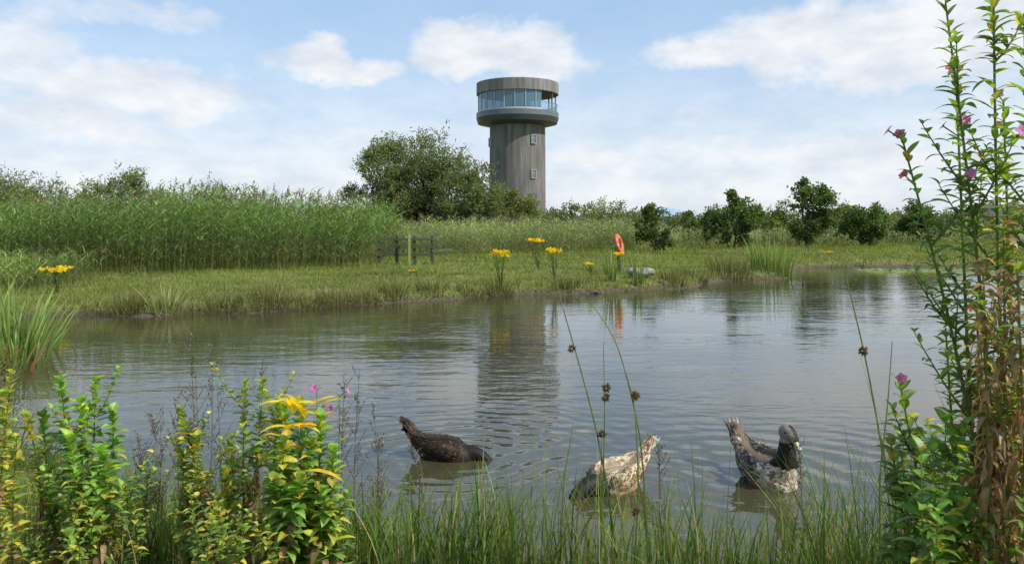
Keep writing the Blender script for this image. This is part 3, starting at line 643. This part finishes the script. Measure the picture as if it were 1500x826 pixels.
plantobj('great_willowherb',[gw(1480,2.1,(1470,330),n=130,brown=1.3,yel=.12,flowers=0,bspan=2.6,branches=2),gw(1520,2.0,(1490,390),n=120,brown=1.3,flowers=0,bspan=2.6,branches=2),gw(1440,2.2,(1450,540),n=100,brown=1.0,flowers=0,bspan=2.4,branches=2),gw(1390,2.2,(1400,640),n=60,flowers=0,brown=.2,L=.13,Wd=.034,branches=2),gw(1460,2.05,(1440,380),n=120,brown=1.4,flowers=0,branches=2,bspan=2.6)])
# ------------------------------------------------------------------ ducks
def loft(pts,seg=20,k=6):
    pts=np.array(pts,float); n=len(pts); t2=np.linspace(0,n-1,(n-1)*k+1)
    def cr(a):
        a=np.concatenate([[2*a[0]-a[1]],a,[2*a[-1]-a[-2]]]); i=np.minimum(t2.astype(int),n-2); f=t2-i
        p0,p1,p2,p3=a[i],a[i+1],a[i+2],a[i+3]
        return .5*(2*p1+(-p0+p2)*f+(2*p0-5*p1+4*p2-p3)*f**2+(-p0+3*p1-3*p2+p3)*f**3)
    S=np.stack([cr(pts[:,i]) for i in range(5)],1); C=S[:,:3]; T=nrm(np.gradient(C,axis=0)); Yv=np.array([0,1.,0]); U=nrm(np.cross(T,Yv)); Sd=np.cross(U,T)
    th=np.linspace(0,2*math.pi,seg+1)[:-1]
    V=C[:,None]+Sd[:,None]*(np.maximum(S[:,3],.003)[:,None]*np.cos(th))[:,:,None]+U[:,None]*(np.maximum(S[:,4],.003)[:,None]*np.sin(th))[:,:,None]
    m=len(C); V=V.reshape(-1,3); q=[]
    for i in range(m-1):
        for j in range(seg): q.append((i*seg+j,i*seg+(j+1)%seg,(i+1)*seg+(j+1)%seg,(i+1)*seg+j))
    V=np.concatenate([V,[C[0]],[C[-1]]]); tr=[(m*seg,(j+1)%seg,j) for j in range(seg)]+[(m*seg+1,(m-1)*seg+j,(m-1)*seg+(j+1)%seg) for j in range(seg)]
    return V,q,tr
def duck(loc,heading,bodycol,headpose,seed,scale=1.0,tailz=.25,sink=0):
    e=empty('duck',(loc[0],loc[1],-sink)); e.rotation_euler=(0,0,math.atan2(heading[1],heading[0])); e.scale=(scale,)*3
    r=np.random.default_rng(seed)
    mbx=MB()
    def put(p,**k):
        V,q,t=loft(p,**k); mbx.add(V,q,t)
    put([(-.25,0,.155,.03,.014),(-.2,0,.115,.058,.035),(-.13,0,.075,.09,.07),(-.04,0,.05,.112,.092),(.05,0,.045,.112,.098),(.12,0,.055,.09,.088),(.165,0,.065,.05,.055),(.185,0,.07,.01,.01)])
    put([(-.31,0,tailz,.018,.006),(-.26,0,tailz-.045,.035,.014),(-.2,0,.135,.05,.03),(-.12,0,.09,.06,.04)])
    for sy in(-1,1): put([(.08,sy*.085,.085,.02,.03),(.02,sy*.10,.10,.032,.055),(-.07,sy*.09,.12,.034,.055),(-.16,sy*.06,.145,.026,.035),(-.25,sy*.028,.185,.012,.014),(-.29,sy*.012,tailz-.035,.006,.006)])
    if headpose=='up':
        neck=[(.09,0,.07,.085,.085),(.13,0,.13,.066,.068),(.15,0,.185,.052,.054),(.155,0,.24,.043,.045),(.158,0,.28,.040,.043)]
        hd=[(.110,0,.305,.012,.012),(.125,0,.311,.032,.034),(.158,0,.317,.041,.045),(.19,0,.310,.036,.038),(.215,0,.294,.024,.025),(.232,0,.282,.012,.012)]
        hc=np.array([.168,0,.320]); bd=np.array([.75,0,-.66]); bb=np.array([.215,0,.288]); ey=.037
    else:
        neck=[(.10,0,.06,.075,.075),(.15,0,.075,.06,.064),(.195,0,.07,.048,.052),(.235,0,.05,.041,.045),(.255,0,.035,.038,.042)]
        hd=[(.215,0,.06,.012,.012),(.235,0,.05,.034,.036),(.26,0,.025,.040,.044),(.28,0,-.005,.034,.036),(.29,0,-.03,.02,.02),(.30,0,-.045,.01,.01)]
        hc=np.array([.26,0,.025]); bd=np.array([.5,0,-.85]); bb=np.array([.285,0,-.02]); ey=.034
    put(neck); put(hd)
    tmp=mbx.build('tmp',M_feather)
    md=tmp.modifiers.new('r','REMESH'); md.mode='VOXEL'; md.voxel_size=.006; sm=tmp.modifiers.new('s','SMOOTH'); sm.iterations=6; sm.factor=.6
    dg=bpy.context.evaluated_depsgraph_get(); me=bpy.data.meshes.new_from_object(tmp.evaluated_get(dg))
    bpy.data.objects.remove(tmp)
    nv=len(me.vertices); co=np.empty(nv*3); me.vertices.foreach_get('co',co); co=co.reshape(-1,3)
    no=np.empty(nv*3); me.vertices.foreach_get('normal',no); no=no.reshape(-1,3)
    col=bodycol(co,r)
    while me.color_attributes: me.color_attributes.remove(me.color_attributes[0])
    at=me.color_attributes.new('Col','FLOAT_COLOR','POINT'); cc=np.ones((nv,4),np.float32); cc[:,:3]=col; at.data.foreach_set('color',cc.ravel())
    for p in me.polygons: p.use_smooth=True
    me.materials.clear(); me.materials.append(M_feather)
    ob=bpy.data.objects.new('body',me); scene.collection.objects.link(ob); ob.parent=e
    k=(co[:,2]>-.01); ids=np.where(k)[0]; ids=r.choice(ids,min(3800,len(ids)),replace=False)
    p=co[ids]; nn=no[ids]; headness=np.clip((p[:,0]-.12)/.04,0,1) if headpose!='up' else np.clip((p[:,2]-.17)/.05,0,1)
    back=np.tile([-1.,0,.12],(len(p),1)); 
    if headpose=='up': back=back*(1-headness[:,None])+np.array([-.4,0,-1.])*headness[:,None]
    t=nrm(back-nn*(back*nn).sum(1,keepdims=True)); d=nrm(t+nn*.08)
    size=(.032*(1-headness)+.010*headness)*(1+.7*np.clip((-.05-p[:,0])/.15,0,1))*r.uniform(.8,1.2,len(p))
    c=bodycol(p,r,True)
    mb=MB(); leaves(mb,p-nn*.001,d,size,size*.55,c,np.full(len(p),.05),-.12,K=4,up=nn,edge=1.3)
    for sy in(-1,1):
        for j in range(9):
            b=np.array([[-.12-.012*j,sy*(.075-.005*j),.135+.006*j]]); tgt=np.array([[-.33-.004*j,sy*(.012+.004*j),tailz-.03+.006*j]])
            dv=tgt-b; L=np.linalg.norm(dv); leaves(mb,b,dv,np.array([L]),np.array([.022]),bodycol(b-[[.1,0,0]],r,True)*.7,np.array([-.03]),-.1,K=5,up=np.array([[0,sy*.6,.8]]),edge=1.4)
    for j in range(9):
        yy=(j-4)/4; b=np.array([[-.22,yy*.02,.15]]); tgt=np.array([[-.355+.02*abs(yy),yy*.045,tailz+.01]]); dv=tgt-b
        leaves(mb,b,dv,np.array([np.linalg.norm(dv)]),np.array([.024]),bodycol(b-[[.1,0,-.05]],r,True),np.array([-.1]),-.05,K=4,edge=1.4)
    mb.build('feathers',M_feather,e)
    bd=bd/np.linalg.norm(bd); P=[tuple(bb-bd*.010)+(.016,.016),tuple(bb+bd*.012)+(.015,.013),tuple(bb+bd*.034)+(.016,.008),tuple(bb+bd*.052)+(.0145,.0055),tuple(bb+bd*.060)+(.007,.003)]
    V,q,tr=loft(P,seg=14,k=4); mb=MB(); mb.add(V,q,tr,c=(.30,.29,.12)); mb.build('bill',M_bill,e,True)
    mb=MB()
    for sy in(-1,1):
        c=hc+np.array([.016,sy*ey,.006]); u,v=np.meshgrid(np.linspace(0,2*math.pi,13)[:-1],np.linspace(.05,math.pi-.05,8)); S_=np.stack([np.cos(u)*np.sin(v),np.sin(u)*np.sin(v),np.cos(v)],-1)*.0065+c
        idx=np.arange(S_.shape[0]*12).reshape(-1,12); ii=np.roll(idx,-1,1); mb.add(S_,np.stack([idx[:-1],ii[:-1],ii[1:],idx[1:]],-1).reshape(-1,4),c=(.008,.006,.005))
    mb.build('eyes',M_bill,e,True)
    return e
def pick(r,n,opts,pr):
    o=np.array(opts,float); return o[r.choice(len(o),n,p=pr)]
def col_dark(p,r,f=False):
    n=len(p); c=pick(r,n,[(.018,.012,.007),(.036,.022,.012),(.08,.05,.026)],[.5,.36,.14]) if f else np.tile([.018,.012,.008],(n,1))
    hd=p[:,0]>.17; c[hd]=c[hd]*.6; return c
def blot(p,s,k): return np.sin(p[:,0]*s+k)*np.cos(p[:,1]*s*1.3+k*2)+np.sin(p[:,2]*s*1.1+p[:,0]*s*.6+k)*.8
def col_pied(p,r,f=False):
    n=len(p); c=pick(r,n,[(.44,.36,.26),(.30,.20,.11),(.10,.06,.035),(.52,.46,.37),(.20,.11,.05)],[.32,.26,.12,.16,.14]) if f else np.tile([.32,.25,.17],(n,1))
    dk=blot(p,38,1.)>.95; c[dk]=c[dk]*.4
    low=(p[:,2]<.06)&(p[:,0]<.1); c[low]=c[low]*.5+np.array([.15,.075,.03])
    br=(p[:,0]>.07)&(p[:,0]<=.14); c[br]=c[br]*.4+np.array([.03,.018,.01])
    hd=p[:,0]>.115; c[hd]=np.array([.010,.012,.009])*(1+.3*r.random((hd.sum(),1))); return c
def col_drake(p,r,f=False):
    n=len(p); c=pick(r,n,[(.055,.040,.03),(.26,.21,.16),(.13,.085,.055),(.40,.35,.29)],[.36,.24,.30,.10]) if f else np.tile([.12,.09,.07],(n,1))
    dk=blot(p,36,2.)>.6; c[dk]=c[dk]*.45
    br=(p[:,0]>.07)&(p[:,2]<.14); c[br]=(pick(r,br.sum(),[(.60,.53,.44),(.40,.29,.19),(.20,.11,.06)],[.5,.32,.18]) if f else np.tile([.46,.38,.30],(br.sum(),1)))
    sd=(p[:,0]>.0)&(p[:,2]<.06)&(np.abs(p[:,1])>.05); c[sd]=c[sd]*.45+np.array([.17,.085,.035])
    nk=(p[:,2]>=.14)&(p[:,0]>.08)&(p[:,2]<.275); c[nk]=np.array([.014,.012,.010])
    hd=(p[:,2]>=.268)&(p[:,0]>.09); c[hd]=pick(r,hd.sum(),[(.20,.16,.12),(.46,.41,.34),(.08,.06,.045)],[.4,.42,.18]) if f else np.tile([.24,.20,.155],(hd.sum(),1))
    mask=(p[:,2]>=.262)&(p[:,0]>.175)&(np.abs(p[:,1])<.013); c[mask]=(.03,.025,.02)
    return c
duck((-.43,5.65),(.98,-.2),col_dark,'down',1,1.02,.28,.045)
duck((.60,4.98),(-.80,-.6),col_pied,'down',2,1.08,.26,.035)
duck((1.60,5.12),(.34,-.94),col_drake,'up',3,1.17,.27,.02)
# ------------------------------------------------------------------ sky and sun
AZ,EL=math.radians(118),math.radians(44)
wd=bpy.data.worlds.new('World'); scene.world=wd; wd.use_nodes=True; nt=wd.node_tree; nt.nodes.clear(); N=nt.nodes; L=nt.links
out=N.new('ShaderNodeOutputWorld')
sky=N.new('ShaderNodeTexSky'); sky.sky_type='NISHITA'; sky.sun_disc=False; sky.sun_elevation=EL; sky.sun_rotation=AZ; sky.air_density=1.0; sky.dust_density=.3; sky.ozone_density=2.0
bg0=N.new('ShaderNodeBackground'); bg0.inputs[1].default_value=.15; L.new(sky.outputs[0],bg0.inputs[0])
bgb=N.new('ShaderNodeBackground'); bgb.inputs[0].default_value=(.43,.68,1.0,1); bgb.inputs[1].default_value=.97
bg=N.new('ShaderNodeMixShader'); bg.inputs[0].default_value=.55; L.new(bg0.outputs[0],bg.inputs[1]); L.new(bgb.outputs[0],bg.inputs[2])
tc=N.new('ShaderNodeTexCoord'); sp=N.new('ShaderNodeSeparateXYZ'); L.new(tc.outputs['Generated'],sp.inputs[0])
def mth(op,a,b=None,c=None,clamp=False):
    n=N.new('ShaderNodeMath'); n.operation=op; n.use_clamp=clamp
    for i,v in enumerate((a,b,c)):
        if v is None: continue
        if isinstance(v,(int,float)): n.inputs[i].default_value=v
        else: L.new(v,n.inputs[i])
    return n.outputs[0]
az=mth('ARCTAN2',sp.outputs[0],sp.outputs[1]); el=mth('ARCSINE',sp.outputs[2])
cb=N.new('ShaderNodeCombineXYZ'); L.new(az,cb.inputs[0]); L.new(el,cb.inputs[1])
def wn(scale,det,rough,sy=1.0,off=0):
    mp=N.new('ShaderNodeMapping'); mp.inputs['Scale'].default_value=(1,sy,1); mp.inputs['Location'].default_value=(off,off*.7,0); L.new(cb.outputs[0],mp.inputs[0])
    n=N.new('ShaderNodeTexNoise'); n.inputs['Scale'].default_value=scale; n.inputs['Detail'].default_value=det; n.inputs['Roughness'].default_value=rough; L.new(mp.outputs[0],n.inputs[0]); return n
w1=wn(14,4,.6); sub=N.new('ShaderNodeVectorMath'); sub.operation='SUBTRACT'; L.new(w1.outputs['Color'],sub.inputs[0]); sub.inputs[1].default_value=(.5,.5,.5)
scl=N.new('ShaderNodeVectorMath'); scl.operation='SCALE'; scl.inputs['Scale'].default_value=.07; L.new(sub.outputs[0],scl.inputs[0])
wp=N.new('ShaderNodeVectorMath'); wp.operation='ADD'; L.new(cb.outputs[0],wp.inputs[0]); L.new(scl.outputs[0],wp.inputs[1])
blobs=[(210,135,150,48,.9),(90,180,190,50,.7),(330,150,90,35,.6),(470,90,70,26,.9),(535,98,60,22,.8),(690,70,80,42,1.1),(770,82,90,38,1.0),(840,85,60,28,.6),(1050,75,110,32,.85),(1180,62,130,46,1.0),(1310,60,150,55,1.0),(1440,40,150,70,1.0),(180,18,170,26,.5),
(985,178,100,24,.55),(950,235,300,42,.7),(1250,230,260,50,.7),(560,215,260,40,.55),(100,245,400,36,.5),(1420,180,180,60,.6),(330,-160,300,60,.8),(1000,-200,500,80,.8),(-200,60,250,80,.8)]
acc=None
for px,py,rx,ry,wt in blobs:
    a=math.atan((px-750)/F); e_=math.atan((330-py)/F*math.cos(a))
    s_=N.new('ShaderNodeVectorMath'); s_.operation='SUBTRACT'; L.new(wp.outputs[0],s_.inputs[0]); s_.inputs[1].default_value=(a,e_,0)
    m_=N.new('ShaderNodeVectorMath'); m_.operation='MULTIPLY'; L.new(s_.outputs[0],m_.inputs[0]); m_.inputs[1].default_value=(F/rx*.75,F/ry*.75,0)
    l_=N.new('ShaderNodeVectorMath'); l_.operation='LENGTH'; L.new(m_.outputs[0],l_.inputs[0])
    v=mth('MULTIPLY',mth('SUBTRACT',1.25,l_.outputs['Value'],clamp=True),wt)
    acc=v if acc is None else mth('MAXIMUM',acc,v)
w2=wn(9,5,.62,2.0,3); dens=mth('ADD',acc,mth('MULTIPLY',mth('SUBTRACT',w2.outputs[0],.5),.9))
mr=N.new('ShaderNodeMapRange'); mr.interpolation_type='SMOOTHSTEP'; mr.inputs['From Min'].default_value=.14; mr.inputs['From Max'].default_value=.8; L.new(dens,mr.inputs[0])
haze=N.new('ShaderNodeMapRange'); haze.interpolation_type='SMOOTHSTEP'; haze.inputs['From Min'].default_value=0; haze.inputs['From Max'].default_value=.26; haze.inputs['To Min'].default_value=.85; haze.inputs['To Max'].default_value=0.12; L.new(el,haze.inputs[0])
fac=mth('MAXIMUM',mth('MULTIPLY',mr.outputs[0],.92),haze.outputs[0])
w3=wn(12,4,.6,2.2,8); mr3=N.new('ShaderNodeMapRange'); mr3.inputs['From Min'].default_value=.36; mr3.inputs['From Max'].default_value=.62; L.new(w3.outputs[0],mr3.inputs[0])
mxc=N.new('ShaderNodeMix'); mxc.data_type='RGBA'; L.new(mr3.outputs[0],mxc.inputs[0]); mxc.inputs[6].default_value=(.76,.80,.87,1); mxc.inputs[7].default_value=(.97,.975,.99,1)
bc=N.new('ShaderNodeBackground'); L.new(mxc.outputs[2],bc.inputs[0]); bc.inputs[1].default_value=1.0
ms=N.new('ShaderNodeMixShader'); L.new(fac,ms.inputs[0]); L.new(bg.outputs[0],ms.inputs[1]); L.new(bc.outputs[0],ms.inputs[2]); L.new(ms.outputs[0],out.inputs[0])
sl=bpy.data.lights.new('sun','SUN'); sl.energy=5.0; sl.angle=math.radians(.5); sl.color=(1,.94,.82)
so=bpy.data.objects.new('sun',sl); scene.collection.objects.link(so)
sd=Vector((math.sin(AZ)*math.cos(EL),math.cos(AZ)*math.cos(EL),math.sin(EL))); so.rotation_euler=sd.to_track_quat('Z','Y').to_euler(); so.location=sd*50
# ------------------------------------------------------------------ camera
cam=bpy.data.cameras.new('camera'); co=bpy.data.objects.new('camera',cam); scene.collection.objects.link(co)
co.location=(0,0,CAMZ); co.rotation_euler=(math.radians(90),0,0); cam.sensor_width=36; cam.lens=36*F/1500; cam.shift_y=-(413-330)/1500; cam.clip_end=12000; cam.clip_start=.05
scene.camera=co
